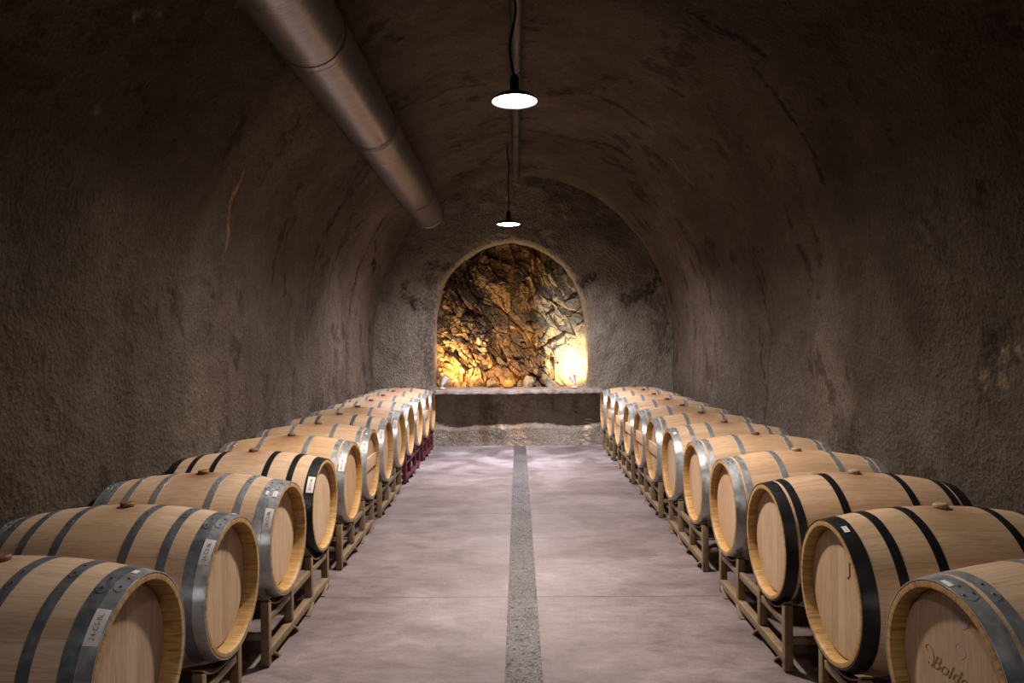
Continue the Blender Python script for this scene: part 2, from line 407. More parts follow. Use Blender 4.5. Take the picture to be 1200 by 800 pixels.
# ------------------------------------------------------------------ tunnel shell
CX, HW, SP, SH = .065, 2.32, 1.6, 2.55
LA = PI*math.sqrt((HW**2+SH**2)/2)
YB, YF = 10.87, -2.2
TMARKS = [('D', 0.02, 0.8, [(4.82, 4.26), (4.8, 3.98), (4.68, 3.81), (4.66, 3.62)]), ('D', 0.018, 0.8, [(4.88, 3.62), (4.88, 3.42), (4.9, 3.17), (4.94, 2.95), (5.01, 2.73)]), ('D', 0.089, 0.55, [(6.68, 2.37), (6.72, 2.22), (6.7, 2.02)]), ('W', 0.01, 0.6, [(6.63, 2.43), (6.67, 2.25), (6.69, 2.04)]), ('T', 0.012, 0.9, [(5.03, 7.97), (5.06, 8.23), (5.22, 8.55)]), ('D', 0.028, 0.5, [(4.58, 8.96), (4.67, 9.17)]), ('D', 0.021, 0.4, [(4.39, 9.05), (4.42, 9.22)]), ('D', 0.031, 0.3, [(5.14, 8.62), (5.24, 8.92)]), ('D', 0.011, 0.7, [(6.14, 8.52), (6.21, 8.69)]), ('D', 0.016, 0.7, [(6.5, 8.61), (6.61, 8.79)]), ('D', 0.027, 0.35, [(7.23, 8.29), (7.57, 9.24)]), ('D', 0.022, 0.7, [(9.13, 7.68), (9.19, 8.08), (9.24, 8.48), (9.39, 8.91)]), ('R', 0.034, 0.6, [(9.22, 8.54), (9.34, 9.03), (9.21, 9.91)]), ('R', 0.019, 0.8, [(10.56, 9.0), (10.7, 9.9)]), ('R', 0.063, 0.6, [(8.62, 9.45), (8.73, 9.98)]), ('R', 0.02, 0.6, [(8.35, 9.64), (8.3, 9.99)]), ('D', 0.023, 0.7, [(9.52, 7.91), (9.8, 8.0)]), ('D', 0.036, 0.8, [(9.83, 8.12), (10.1, 8.23)]), ('D', 0.062, 0.8, [(11.07, 8.51), (11.52, 8.77)]), ('D', 0.018, 0.4, [(7.54, 8.8), (7.61, 9.24)]), ('D', 0.011, 0.5, [(6.23, 8.23), (6.31, 8.41)]), ('D', 0.022, 0.5, [(7.33, 7.84), (7.34, 8.13)]), ('D', 0.015, 0.4, [(6.07, 7.86), (6.02, 8.15)]), ('D', 0.021, 0.6, [(6.94, 4.74), (7.01, 4.4), (7.07, 4.04)]), ('D', 0.02, 0.6, [(8.46, 4.96), (8.48, 4.63), (8.26, 4.31), (8.23, 3.99)]), ('D', 0.011, 0.6, [(6.09, 4.05), (6.09, 3.86)]), ('D', 0.029, 0.6, [(7.88, 3.78), (7.94, 3.69)]), ('W', 0.013, 0.5, [(7.39, 3.66), (7.48, 3.44), (7.4, 3.3)]), ('D', 0.033, 0.4, [(6.91, 3.69), (6.87, 3.59)]), ('W', 0.015, 0.4, [(8.14, 3.39), (8.3, 3.27)]), ('D', 0.022, 0.6, [(5.15, 6.56), (5.32, 6.46)]), ('W', 0.01, 0.6, [(3.24, 7.68), (3.27, 7.61), (3.4, 7.57)]), ('W', 0.006, 0.5, [(3.23, 7.72), (3.24, 7.68)]), ('W', 0.008, 0.5, [(3.34, 8.11), (3.38, 8.14)]), ('D', 0.022, 0.5, [(4.43, 7.27), (4.61, 7.29)]), ('W', 0.009, 0.5, [(3.82, 7.25), (3.93, 7.23)]), ('W', 0.007, 0.5, [(3.86, 2.63), (3.87, 2.59)]), ('W', 0.007, 0.5, [(4.03, 2.23), (3.95, 2.14)]), ('D', 0.072, 0.35, [(4.04, 2.26), (3.92, 2.14)]), ('W', 0.011, 0.9, [(3.51, 1.57), (3.54, 1.43), (3.49, 1.34)]), ('W', 0.006, 0.7, [(3.46, 1.59), (3.39, 1.55)]), ('W', 0.007, 0.7, [(3.64, 1.43), (3.62, 1.38)]), ('D', 0.048, 0.4, [(3.62, 1.6), (3.59, 1.3)]), ('D', 0.01, 0.6, [(3.42, 2.35), (3.48, 2.23)]), ('D', 0.012, 0.6, [(3.98, 2.82), (4.01, 2.74)]), ('D', 0.081, 0.4, [(5.25, 0.96), (4.99, 0.78)]), ('D', 0.02, 0.6, [(10.82, 1.82), (10.83, 0.92)]), ('D', 0.068, 0.6, [(11.43, 1.97), (10.99, 1.55)]), ('W', 0.017, 0.5, [(9.13, 2.91), (9.29, 2.74)]), ('D', 0.018, 0.5, [(9.73, 2.09), (9.78, 1.86)]), ('D', 0.025, 0.3, [(8.48, 1.68), (8.33, 1.08)]), ('D', 0.032, 0.25, [(6.63, 1.74), (6.7, 1.1)]), ('R', 0.18, 0.35, [(5.04, 1.59), (4.86, 1.18)]), ('R', 0.172, 0.25, [(5.77, 1.59), (5.62, 1.05)]), ('D', 0.157, 0.25, [(4.47, 2.12), (4.19, 1.69)]), ('D', 0.124, 0.3, [(5.12, 2.63), (5.1, 2.01)]), ('D', 0.026, 0.5, [(8.43, 5.34), (8.53, 5.01), (8.54, 4.45)]), ('D', 0.016, 0.5, [(6.74, 6.52), (6.69, 6.14), (6.81, 5.8)]), ('D', 0.024, 0.5, [(6.54, 6.0), (6.7, 5.88)])]
BMARKS = [('D', 0.053, 0.7, [(2.24, 2.65), (2.08, 2.39), (1.88, 2.29), (1.69, 2.21)]), ('D', 0.046, 0.8, [(1.0, 2.5), (1.12, 2.56)]), ('D', 0.046, 0.6, [(-1.25, 2.77), (-1.01, 2.71)]), ('D', 0.039, 0.6, [(-1.75, 2.36), (-1.65, 2.26), (-1.54, 2.18)]), ('D', 0.033, 0.6, [(-1.62, 2.16), (-1.57, 2.11)]), ('D', 0.033, 0.7, [(-1.7, 2.53), (-1.8, 2.37)]), ('R', 0.105, 0.7, [(-0.52, 0.78), (-0.52, 0.12)]), ('D', 0.066, 0.5, [(-0.37, 0.54), (-0.32, 0.12)]), ('C', 0.092, 0.8, [(-0.0, 0.21), (0.05, 0.01)]), ('W', 0.026, 0.8, [(-0.3, 0.38), (-0.27, 0.28)]), ('R', 0.092, 0.4, [(0.05, 0.78), (0.02, 0.28)]), ('W', 0.039, 0.95, [(1.05, 0.37), (1.02, 0.03)]), ('W', 0.02, 0.8, [(0.89, 0.59), (0.92, 0.48)]), ('D', 0.026, 0.6, [(0.88, 0.66), (0.89, 0.51)]), ('D', 0.395, 0.4, [(0.45, 4.02), (1.49, 3.42)]), ('D', 0.164, 0.35, [(-1.93, 2.93), (-2.07, 2.27)]), ('D', 0.092, 0.5, [(2.14, 2.23), (2.29, 1.57)]), ('D', 0.395, 0.25, [(1.5, 3.55), (2.01, 2.89)]), ('D', 0.079, 0.5, [(-1.34, 2.53), (-1.39, 1.08)]), ('D', 0.026, 0.5, [(0.5, 0.67), (0.55, 0.47)]), ('R', 0.066, 0.4, [(-0.89, 0.74), (-0.87, 0.09)])]
CM = {'D': (.16, .12, .09), 'R': (.50, .34, .25), 'W': (3.2, 3.0, 2.75), 'T': (3.0, 2.5, 1.6), 'C': (2.0, 1.65, 1.4)}

def stain(U, V, marks, seed=3):
    """weathering marks (cracks, rust runs, mineral flakes): colour factor per point"""
    n = fbm(np.stack([U*5, V*5, U*0], -1), 4, seed); n2 = fbm(np.stack([U*16, V*16, U*0+5], -1), 3, seed+9)
    n3 = fbm(np.stack([U*34, V*34, U*0+9], -1), 2, seed+19)
    C = np.ones(U.shape+(3,))
    for k, wd, st, pts in marks:
        d = np.full(U.shape, 1e9); wob = .6 if wd < .1 else .3
        for (a, b), (c, e) in zip(pts[:-1], pts[1:]):
            dx, dy = c-a, e-b; L = dx*dx+dy*dy+1e-9
            tt = np.clip(((U-a)*dx+(V-b)*dy)/L, 0, 1)
            d = np.minimum(d, np.hypot(U-a-tt*dx, V-b-tt*dy))
        wd2 = (max(wd*1.7, .026) if k not in 'WT' else max(wd*1.1, .018)) if wd < .1 else wd
        d = d + (n*1.1+n2*.9)*min(wd2, .09)*wob*1.6
        lim = wd2*(1+1.1*n2+1.2*n3)
        m = np.clip(1.6-1.3*d/np.maximum(lim, .004), 0, 1)
        if wd >= .1: m = np.clip(1-d/(wd*1.6), 0, 1)
        m = m*m*(3-2*m)*min(1, st*1.15)
        if k in 'WC': m = m*np.clip(.35+3.2*n3, 0, 1)
        elif wd < .1: m = m*np.clip(.85+1.0*n3, 0, 1)
        C = C*(1-m[..., None]) + C*np.array(CM[k])*m[..., None]
    return C

def tunnel(name, s0, s1):
    ny, ns = 640, max(20, int((s1-s0)/.024))
    # finer rings towards the far end, where the marks show smallest
    Yv = np.linspace(YF, YB+.12, ny); Sv = np.linspace(s0, s1, ns)
    Y, S = np.meshgrid(Yv, Sv, indexing='ij')
    ang = np.clip((S-SP)/LA, 0, 1)*PI
    X = CX+HW*np.cos(ang); Z = SP+SH*np.sin(ang)
    Z = np.where(S < SP, S, Z); Z = np.where(S > SP+LA, 2*SP+LA-S, Z)
    nx, nz = np.cos(ang)/HW, np.sin(ang)/SH; L = np.hypot(nx, nz); nx, nz = nx/L, nz/L
    P = np.stack([X, Y, Z], -1)
    d = .05*fbm(P*.8, 3, 11)+.022*fbm(P*3.1, 3, 21)+.003*fbm(P*11, 2, 31)
    d = d + np.clip(5.2-Y, 0, 1)*(.010*fbm(P*7, 3, 41)+.006*fbm(P*17, 2, 42))
    d = d + .03*np.exp(-((Y-9.3-.10*(Z-1.5))/.10)**2)*(S > SP+LA*.5)   # old form joint of the last bay
    d = d - .012
    X = X+nx*d; Z = Z+nz*d
    Z = np.where((S <= s0+1e-6) & (s0 <= 0), -.02, Z); Z = np.where((S >= s1-1e-6) & (s1 > SP+LA+1), -.02, Z)
    # the near bay carries a rougher coat; its darker tint paints in light falloff
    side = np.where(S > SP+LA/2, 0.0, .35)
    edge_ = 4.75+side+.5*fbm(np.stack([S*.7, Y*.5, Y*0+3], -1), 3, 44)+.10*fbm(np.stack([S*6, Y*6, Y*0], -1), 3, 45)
    coat_falloff = np.clip((edge_-Y)/.35+.5, 0, 1)[..., None]
    C = stain(Y, S, TMARKS)*((1-coat_falloff)*np.array([.98, .95, .93])+coat_falloff*np.array([.62, .60, .55]))
    # sprayed-concrete patches of slightly different mix and vertical damp runs
    pt = fbm(np.stack([Y*.55, S*.4, Y*0], -1), 3, 77)[..., None]
    C = C*(1+.30*pt)
    run = fbm(np.stack([Y*4.5, S*.5, Y*0+2], -1), 4, 55); low = np.clip(1-np.minimum(S, 2*SP+LA-S)/2.2, 0, 1)
    C = C*(1-np.clip(run-.12, 0, 1)[..., None]*1.1*low[..., None]*np.array([.7, 1.0, 1.2]))
    sp = np.clip(fbm(np.stack([Y*3.4, S*2.4, Y*0+7], -1), 6, 91, .7)-(.27+.12*(Y < 4.6)), 0, 1)*7
    C = C*(1-np.clip(sp, 0, .5)[..., None]*np.array([.9, 1.0, 1.05]))
    V = np.stack([X, Y, Z], -1).reshape(-1, 3)
    i = np.arange(ny-1)[:, None]*ns+np.arange(ns-1)[None, :]
    F = np.stack([i, i+1, i+ns+1, i+ns], -1).reshape(-1, 4)
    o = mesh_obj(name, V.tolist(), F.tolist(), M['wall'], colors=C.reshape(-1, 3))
    return tag(o, kind='structure')

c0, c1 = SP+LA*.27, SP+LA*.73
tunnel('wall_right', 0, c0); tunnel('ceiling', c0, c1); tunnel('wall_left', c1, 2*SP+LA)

# end wall with the arched opening to the bare rock
NICHE = [(-1.302, 0.879),(-1.305, 1.208),(-1.295, 1.603),(-1.279, 1.998),(-1.196, 2.445),(-1.049, 2.681),(-0.863, 2.863),(-0.638, 3.006),(-0.413, 3.096),(-0.084, 3.158),(0.245, 3.089),(0.467, 2.969),(0.702, 2.783),(0.871, 2.558),(0.974, 2.307),(1.037, 2.018),(1.061, 1.715),(1.071, 1.321),(1.067, 0.86)]
def end_wall():
    K = 320; NR = 90; c = np.array([-.11, 1.85])
    ol = np.array(NICHE); ol = np.vstack([ol, [[.5, .85], [0, .85], [-.6, .85]]])
    th = np.linspace(0, 2*PI, K, endpoint=False)
    def cast(poly, a):
        d = np.array([math.cos(a), math.sin(a)]); best = 99
        for p, q in zip(poly, np.roll(poly, -1, 0)):
            e = q-p; den = d[0]*e[1]-d[1]*e[0]
            if abs(den) < 1e-9: continue
            r = p-c; t = (r[0]*e[1]-r[1]*e[0])/den; u = (r[0]*d[1]-r[1]*d[0])/den
            if t > 0 and -1e-6 <= u <= 1+1e-6: best = min(best, t)
        return c+d*best
    inner = np.array([cast(ol, a) for a in th])
    # make the rim a smooth hand-cut curve
    inner = (inner*2+np.roll(inner, 1, 0)+np.roll(inner, -1, 0))/4
    outp = [(CX+(HW+.2)*math.cos(a), SP+(SH+.2)*math.sin(a)) for a in np.linspace(0, PI, 80)]+[(CX-HW-.2, -.05), (CX+HW+.2, -.05)]
    outer = np.array([cast(np.array(outp), a) for a in th])
    V = []; C = []
    rr = np.linspace(0, 1, NR)
    XZ = inner[None]*(1-rr[:, None, None])+outer[None]*rr[:, None, None]
    P = np.stack([XZ[..., 0], XZ[..., 0]*0+YB, XZ[..., 1]], -1)
    d = .035*fbm(P*1.3, 3, 5)+.02*fbm(P*4.5, 3, 15)+.006*fbm(P*16, 2, 25)
    edge = np.exp(-(rr/.014)**2)[:, None]*.02
    Y = YB+d+edge-.02
    Cc = stain(P[..., 0], P[..., 2], BMARKS, 8)
    low = P[..., 2] < .27+.09*fbm(P*2.2, 3, 66)          # paler footing below a wavy edge
    Cc = np.where(low[..., None], Cc*1.12, Cc)
    Y = Y-.07*np.clip((.30+.10*fbm(P*2.2, 3, 66)-P[..., 2])/.06, 0, 1)
    ys = [.0, .06, .14, .24, .36, .55]
    base = [np.stack([inner[:, 0], Y[0]+yy, inner[:, 1]], -1)+np.array([1, 0, 0])*(.012*fbm(np.stack([inner[:, 0]*5, inner[:, 1]*5, inner[:, 0]*0+yy*6], -1), 3, 2))[:, None]*(yy > 0) for yy in ys[::-1]]
    rows = base[:-1]+[np.stack([XZ[r, :, 0], Y[r], XZ[r, :, 1]], -1) for r in range(NR)]
    cols = [np.full((K, 3), .95)]*len(base[:-1])+[Cc[r] for r in range(NR)]
    V = np.vstack(rows); C = np.vstack(cols); n = len(rows)
    F = []
    for i in range(n-1):
        for j in range(K):
            F.append((i*K+j, (i+1)*K+j, (i+1)*K+(j+1) % K, i*K+(j+1) % K))
    o = mesh_obj('wall_back', V.tolist(), F, M['endwall'], colors=C, angle=50)
    tag(o, kind='structure')
end_wall()

# floor and the aggregate strip let into it
o = mesh_obj('floor', [(-2.7, YF, 0), (-.078, YF, 0), (-.078, YB+.2, 0), (-2.7, YB+.2, 0), (.104, YF, 0), (2.85, YF, 0), (2.85, YB+.2, 0), (.104, YB+.2, 0),
    (-.078, YF, -.02), (-.078, YB+.2, -.02), (.104, YF, -.02), (.104, YB+.2, -.02)], [(0,1,2,3), (4,5,6,7), (1,8,9,2), (10,4,7,11)], M['floor'], smooth=False)
tag(o, kind='structure')
ny, nx = 900, 14
Yv = np.linspace(YF, YB+.1, ny); Xv = np.linspace(-.0775, .1035, nx)
Y, X = np.meshgrid(Yv, Xv, indexing='ij')
Z = -.004+.003*fbm(np.stack([X*40, Y*40, X*0], -1), 3, 4)
i = np.arange(ny-1)[:, None]*nx+np.arange(nx-1)[None, :]
o = mesh_obj('trim_1', np.stack([X, Y, Z], -1).reshape(-1, 3).tolist(), np.stack([i, i+1, i+nx+1, i+nx], -1).reshape(-1, 4).tolist(), M['strip'])
tag(o, kind='structure')

# ------------------------------------------------------------------ bare rock behind the opening
def rock():
    nx, nz = 300, 300
    X, Z = np.meshgrid(np.linspace(-1.6, 1.4, nx), np.linspace(.75, 3.4, nz), indexing='ij')
    P = np.stack([X, Z, X*0], -1)
    # the beds dip to the right; blocks are long along the dip
    a = math.radians(-52); ca, sa = math.cos(a), math.sin(a)
    wx = X+.16*fbm(P*1.6, 3, 3); wz = Z+.16*fbm(P*1.6+9, 3, 4)
    U = wx*ca+wz*sa; W = -wx*sa+wz*ca
    r1, v1, f1, f2 = cells(np.stack([U*2.0, W*4.6, U*0+.3], -1), 10)
    r2, v2, g1, g2 = cells(np.stack([U*6.5+.1*W, W*12, U*0+.7], -1), 20)
    r3, v3, h1, h2 = cells(np.stack([X*17, Z*20, X*0], -1), 30)
    D = (r1[..., 0]-.5)*.20+((r1[..., 1]-.5)*v1[..., 0]+(r1[..., 2]-.5)*v1[..., 1])*.30
    D += (r2[..., 0]-.5)*.10+((r2[..., 1]-.5)*v2[..., 0]+(r2[..., 2]-.5)*v2[..., 1])*.14
    left = np.clip(.5-(X+.1)*.9, 0, 1)
    D += ((r3[..., 0]-.5)*.035+(r3[..., 1]-.5)*v3[..., 0]*.04)*(.35+.9*left)
    D += .02*fbm(P*12, 3, 40)
    crack = np.exp(-((f2-f1)/.03)**2)*.05*np.clip(fbm(P*3, 2, 88)*3+.4, 0, 1)+np.exp(-((g2-g1)/.04)**2)*.012
    Yo = 11.22+D*.75+crack-.28*np.clip((1.5-Z), 0, 1)*.5
    # pale slab low on the right standing forward, dark hollow upper left
    slab = np.exp(-(((X-.92)/.42)**2+((Z-1.25)/.62)**2)**2)
    Yo = Yo*(1-slab*.75)+(11.13+.10*np.abs(X-.8)+.012*fbm(P*7, 3, 1)+.03*np.sin((X*.4+Z)*16+3*fbm(P*2, 2, 6))*.4)*slab*.75
    Yo = np.maximum(Yo, 10.99)
    # colour
    n = fbm(P*2.2, 4, 50); n2 = fbm(P*6, 4, 60)
    big = fbm(P*1.1+4, 3, 71)
    C = np.zeros(X.shape+(3,)); C[:] = (.11, .050, .015)
    def mixc(m, c):
        nonlocal C
        m = np.clip(m, 0, 1)[..., None]; C = C*(1-m)+np.array(c)*m
    mixc((r1[..., 1]-.58)*2.2, (.30, .155, .04))
    mixc((r2[..., 2]-.74)*4.5, (.55, .37, .15))
    mixc((.45-r2[..., 1])*4, (.05, .024, .010))
    mixc(n*2.2-.45, (.28, .13, .028))
    # top right: green grey stone; right: pale cream stone
    g = np.clip((X-.20+.28*n)*3.2, 0, 1)*np.clip((Z-1.45+.35*n)*2.2, 0, 1)
    mixc(g*.85, (.24, .22, .145))
    g2m = np.clip((X-.33+.22*n)*5, 0, 1)*np.clip((2.75-Z+.3*n)*2.2, 0, 1)
    mixc(g2m*.85, (.50, .46, .35))
    mixc(np.clip((r3[..., 2]-.78)*5, 0, 1)*left, (.60, .42, .20))
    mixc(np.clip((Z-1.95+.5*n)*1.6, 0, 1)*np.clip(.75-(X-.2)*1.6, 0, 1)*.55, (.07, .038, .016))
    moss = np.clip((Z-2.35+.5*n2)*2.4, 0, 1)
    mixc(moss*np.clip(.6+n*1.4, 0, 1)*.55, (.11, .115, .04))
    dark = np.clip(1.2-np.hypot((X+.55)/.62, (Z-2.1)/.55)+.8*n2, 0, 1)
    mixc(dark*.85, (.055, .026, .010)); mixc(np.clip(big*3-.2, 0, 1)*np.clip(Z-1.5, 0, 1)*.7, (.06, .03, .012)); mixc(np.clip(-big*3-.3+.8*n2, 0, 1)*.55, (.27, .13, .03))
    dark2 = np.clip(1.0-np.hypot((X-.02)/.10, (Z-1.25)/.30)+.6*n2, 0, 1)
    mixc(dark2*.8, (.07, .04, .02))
    mixc(np.exp(-((f2-f1)/.03)**2)*np.clip(n2*3+.3, 0, 1)*.8, (.05, .03, .014))
    mixc(np.exp(-((g2-g1)/.03)**2)*np.clip(n*3+.2, 0, 1)*.5, (.08, .045, .02))
    for (xa, za, xb, zb, wd) in ((.25, 1.42, 1.05, 1.92, .02), (.45, 2.02, 1.05, 2.42, .018), (.2, 1.55, .62, 1.25, .016), (.55, 1.0, .50, 1.6, .02), (.30, .95, .42, 1.35, .016)):
        dx, dz = xb-xa, zb-za; tt = np.clip(((X-xa)*dx+(Z-za)*dz)/(dx*dx+dz*dz), 0, 1)
        dd = np.hypot(X-xa-tt*dx, Z-za-tt*dz)+.05*n2
        mixc(np.clip(1.4-dd/wd, 0, 1)*.85, (.085, .05, .022)); Yo = Yo+.04*np.clip(1.3-dd/wd, 0, 1)
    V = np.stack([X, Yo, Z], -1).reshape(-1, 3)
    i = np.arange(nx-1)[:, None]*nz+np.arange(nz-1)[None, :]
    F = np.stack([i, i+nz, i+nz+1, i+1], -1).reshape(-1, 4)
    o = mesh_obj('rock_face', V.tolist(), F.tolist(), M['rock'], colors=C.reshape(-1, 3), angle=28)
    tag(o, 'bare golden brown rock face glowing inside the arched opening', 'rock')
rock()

# ledge: rough slab through the opening and out over the aisle side
def ledge():
    xs = np.linspace(-1.235, 1.235, 150)
    ring = [(10.50, .818), (10.50, .852), (10.515, .872), (10.7, .875), (10.9, .878), (11.3, .88), (11.3, .818)]
    V = []; F = []; R = len(ring)
    for x in xs:
        for k, (y, z) in enumerate(ring):
            a = np.array([x*7, y*7, z*7]); d = .012*float(fbm(a, 3, 5)) + .006*float(fbm(a*4, 2, 6))
            if k in (0, 1, 2): V.append((x, y+d*1.6, z+d))
            else: V.append((x, y, z+d*.4))
    n = len(xs)
    for i in range(n-1):
        for k in range(R):
            F.append((i*R+k, i*R+(k+1) % R, (i+1)*R+(k+1) % R, (i+1)*R+k))
    F.append(tuple(range(R))[::-1]); F.append(tuple((n-1)*R+k for k in range(R)))
    o = mesh_obj('stone_ledge', V, F, M['ledge'], angle=50)
    tag(o, 'rough grey stone ledge running under the lit arched opening', 'ledge')
ledge()

# loose stones at the foot of the rock
for (x, y, z, sx, sz, c, lab) in ((.16, 11.02, .945, .085, .12, (.36, .29, .17), 'pale rounded boulder lying right of the amber glow behind the ledge'),
                               (-.42, 11.04, .935, .085, .08, (.34, .22, .09), 'small tan boulder lying left of the amber glow behind the ledge')):
    th = np.linspace(0, 2*PI, 33)[:-1]; ph = np.linspace(-PI/2, PI/2, 17)
    A, B = np.meshgrid(th, ph, indexing='ij'); P = np.stack([np.cos(A)*np.cos(B), np.sin(A)*np.cos(B), np.sin(B)], -1)
    _, _, q1, q2 = cells(P*1.3+x*7, 5); r = .72+.42*q1+.35*fbm(P*1.7+x*5, 3, 8)
    P = P*r[..., None]*np.array([sx, .10, sz])+np.array([x, y, z])
    V = P.reshape(-1, 3); F = [(i*17+k, ((i+1) % 32)*17+k, ((i+1) % 32)*17+k+1, i*17+k+1) for i in range(32) for k in range(16)]
    o = mesh_obj('boulder', V.tolist(), F, M['rock'], colors=np.tile(np.array(c), (len(V), 1)))
    tag(o, lab, 'boulder')

# ------------------------------------------------------------------ spotlights on the ledge, amber lamp
def spot(x, y, z, yaw, tilt, label, power, size, aim):
    t = empty('spotlight', (x, y, z))
    tag(t, label, 'spotlight', 'spotlights on the ledge')
    b = MB(); b.lathe([(.0, 0), (.036, 0), (.036, .006), (.012, .012), (.0, .013)], 24); b.build('base', M['silver'], t)
    b = MB(); b.tube([(0, 0, .01), (0, 0, .042)], .006, 10); b.build('stem', M['silver'], t)
    # conical shade opening upward, tilted
    b = MB(); b.lathe([(.0, -.012), (.014, -.010), (.018, .0), (.044, .085), (.041, .085), (.015, .004), (.0, .002)], 28)
    s_ = b.build('lamp_shade', M['silver'], t)
    R = Matrix.Rotation(yaw, 4, 'Z') @ Matrix.Rotation(tilt, 4, 'X')
    s_.matrix_local = Matrix.Translation((0, 0, .048)) @ R
    t.scale = (1.4, 1.4, 1.4)
    b = MB(); b.lathe([(.0, .066), (.034, .066), (.034, .072), (.0, .074)], 20); bl = b.build('bulb', M['bulb'], s_)
    d = (R.to_3x3() @ Vector((0, 0, 1))).normalized()
    L = bpy.data.lights.new('spot_beam', 'SPOT'); L.energy = power; L.color = (1.0, .66, .30); L.spot_size = size; L.spot_blend = .9; L.shadow_soft_size = .03
    lo = bpy.data.objects.new('spot_beam', L); col.objects.link(lo)
    p = Vector((x, y, z+.067))+d*.13
    lo.location = p; lo.rotation_euler = (Vector(aim)-p).to_track_quat('-Z', 'Y').to_euler()
spot(-1.159, 10.72, .885, math.radians(-50), math.radians(-35), 'small silver spotlight at left end of the ledge tilted towards the rock', 165, 2.2, (-.75, 11.3, 1.45))
spot(.853, 10.74, .885, math.radians(30), math.radians(-35), 'small silver spotlight at right end of the ledge before the white glare', 90, 2.3, (.80, 11.3, 1.35))

t = empty('amber_lamp', (-.167, 10.86, .885)); tag(t, 'small amber lump lamp glowing orange at foot of the rock', 'lamp')
th = np.linspace(0, 2*PI, 25)[:-1]; ph = np.linspace(-PI/2, PI/2, 13)
A, B = np.meshgrid(th, ph, indexing='ij'); P = np.stack([np.cos(A)*np.cos(B), np.sin(A)*np.cos(B), np.sin(B)], -1)
P = P*(1+.3*fbm(P*2.2, 3, 12))[..., None]*np.array([.075, .05, .055])+np.array([0, 0, .062])
V = P.reshape(-1, 3); F = [(i*13+k, ((i+1) % 24)*13+k, ((i+1) % 24)*13+k+1, i*13+k+1) for i in range(24) for k in range(12)]
mesh_obj('crystal', V.tolist(), F, M['amber'], t)
b = MB(); b.lathe([(0, 0), (.075, 0), (.075, .012), (.06, .02), (0, .02)], 24); b.build('base', M['bung'], t)
L = bpy.data.lights.new('amber_light', 'POINT'); L.energy = 3; L.color = (1, .42, .10); L.shadow_soft_size = .06
lo = bpy.data.objects.new('amber_light', L); col.objects.link(lo); lo.location = (-.167, 10.90, 1.04)

# ------------------------------------------------------------------ hanging lamps
def ceil_z(x): return SP+SH*math.sqrt(max(0, 1-((x-CX)/HW)**2))
def hang_lamp(x, y, z, top, cordpts, label, lampmat, plate, power, lcol):
    t = empty('pendant_lamp', (x, y, z)); tag(t, label, 'lamp', 'lamps hanging down the middle of the tunnel')
    b = MB(); b.lathe([(.150, -.002), (.153, .0), (.146, .016), (.11, .04), (.055, .058), (.03, .066), (.026, .08), (.0, .08), (.0, .075), (.025, .06), (.05, .05), (.105, .034), (.142, .012), (.148, -.002)], 56, closed=True)
    b.build('lamp_shade', M['shade'], t)
    b = MB(); b.lathe([(.0, .075), (.027, .075), (.03, .09), (.03, .155), (.022, .17), (.0, .172)], 24); b.build('socket', M['black_cord'], t)
    b = MB(); b.lathe([(.0, -.004), (.08, -.001), (.141, .004), (.141, .010), (.0, .010)], 48); b.build('lamp_glass', lampmat, t)
    b = MB(); b.tube([(p[0]-x, p[1]-y, p[2]-z) for p in cordpts], .0085, 8); b.build('cord', M['black_cord'], t)
    L = bpy.data.lights.new('lamp_beam', 'SPOT'); L.energy = power; L.color = lcol; L.spot_size = math.radians(160); L.spot_blend = 1.0; L.shadow_soft_size = .10
    lo = bpy.data.objects.new('lamp_beam', L); col.objects.link(lo); lo.location = (x, y, z-.02)
    if plate:
        b = MB(); px, py, pz = cordpts[-1]; b.lathe([(.0, -.03), (.03, -.03), (.055, -.015), (.06, .02), (.0, .02)], 24, c=(px-x, py-y, pz-z)); b.build('ceiling_plate', M['black_cord'], t)
    return t
def smooth_pts(P, k=8):
    out = []
    for i in range(len(P)-1):
        p0, p1, p2, p3 = [Vector(P[min(max(j, 0), len(P)-1)]) for j in (i-1, i, i+1, i+2)]
        for s in range(k):
            u = s/k; out.append(.5*((2*p1)+(-p0+p2)*u+(2*p0-5*p1+4*p2-p3)*u*u+(-p0+3*p1-3*p2+p3)*u**3))
    out.append(Vector(P[-1])); return out
nx_, ny_, nz_ = -.011, 4.65, 3.195
hang_lamp(nx_, ny_, nz_, 0, smooth_pts([(nx_, ny_, nz_+.16), (nx_-.02, ny_, nz_+.27), (nx_-.028, ny_, nz_+.38), (nx_+.0, ny_, nz_+.52), (nx_+.012, ny_, nz_+.62), (nx_-.008, ny_, nz_+.75), (-.02, ny_, ceil_z(-.02)-.0)]),
    'larger looking lamp with white glowing disc hanging nearest, beyond a wavy black cord', M['lamp1'], True, 880, (1.0, .90, .80))
fx, fy, fz = -.111, 9.0, 3.092
hang_lamp(fx, fy, fz, 0, smooth_pts([(fx, fy, fz+.16), (fx+.006, fy, fz+.3), (fx-.004, fy, fz+.5), (fx+.008, fy, fz+.7), (fx-.006, fy, fz+.9), (-.124, fy, ceil_z(-.124)-.0)]),
    'small looking lamp on a long straight cord hanging before the arched opening', M['lamp2'], True, 1200, (.97, .93, .98))

hang_lamp(0.0, .25, 3.2, 0, smooth_pts([(0, .25, 3.36), (.01, .25, 3.6), (-.01, .25, 3.9), (0, .25, ceil_z(0))]),
    'pendant lamp overhead at the near end of the row, above the viewer', M['lamp1'], True, 115, (1.0, .90, .80))

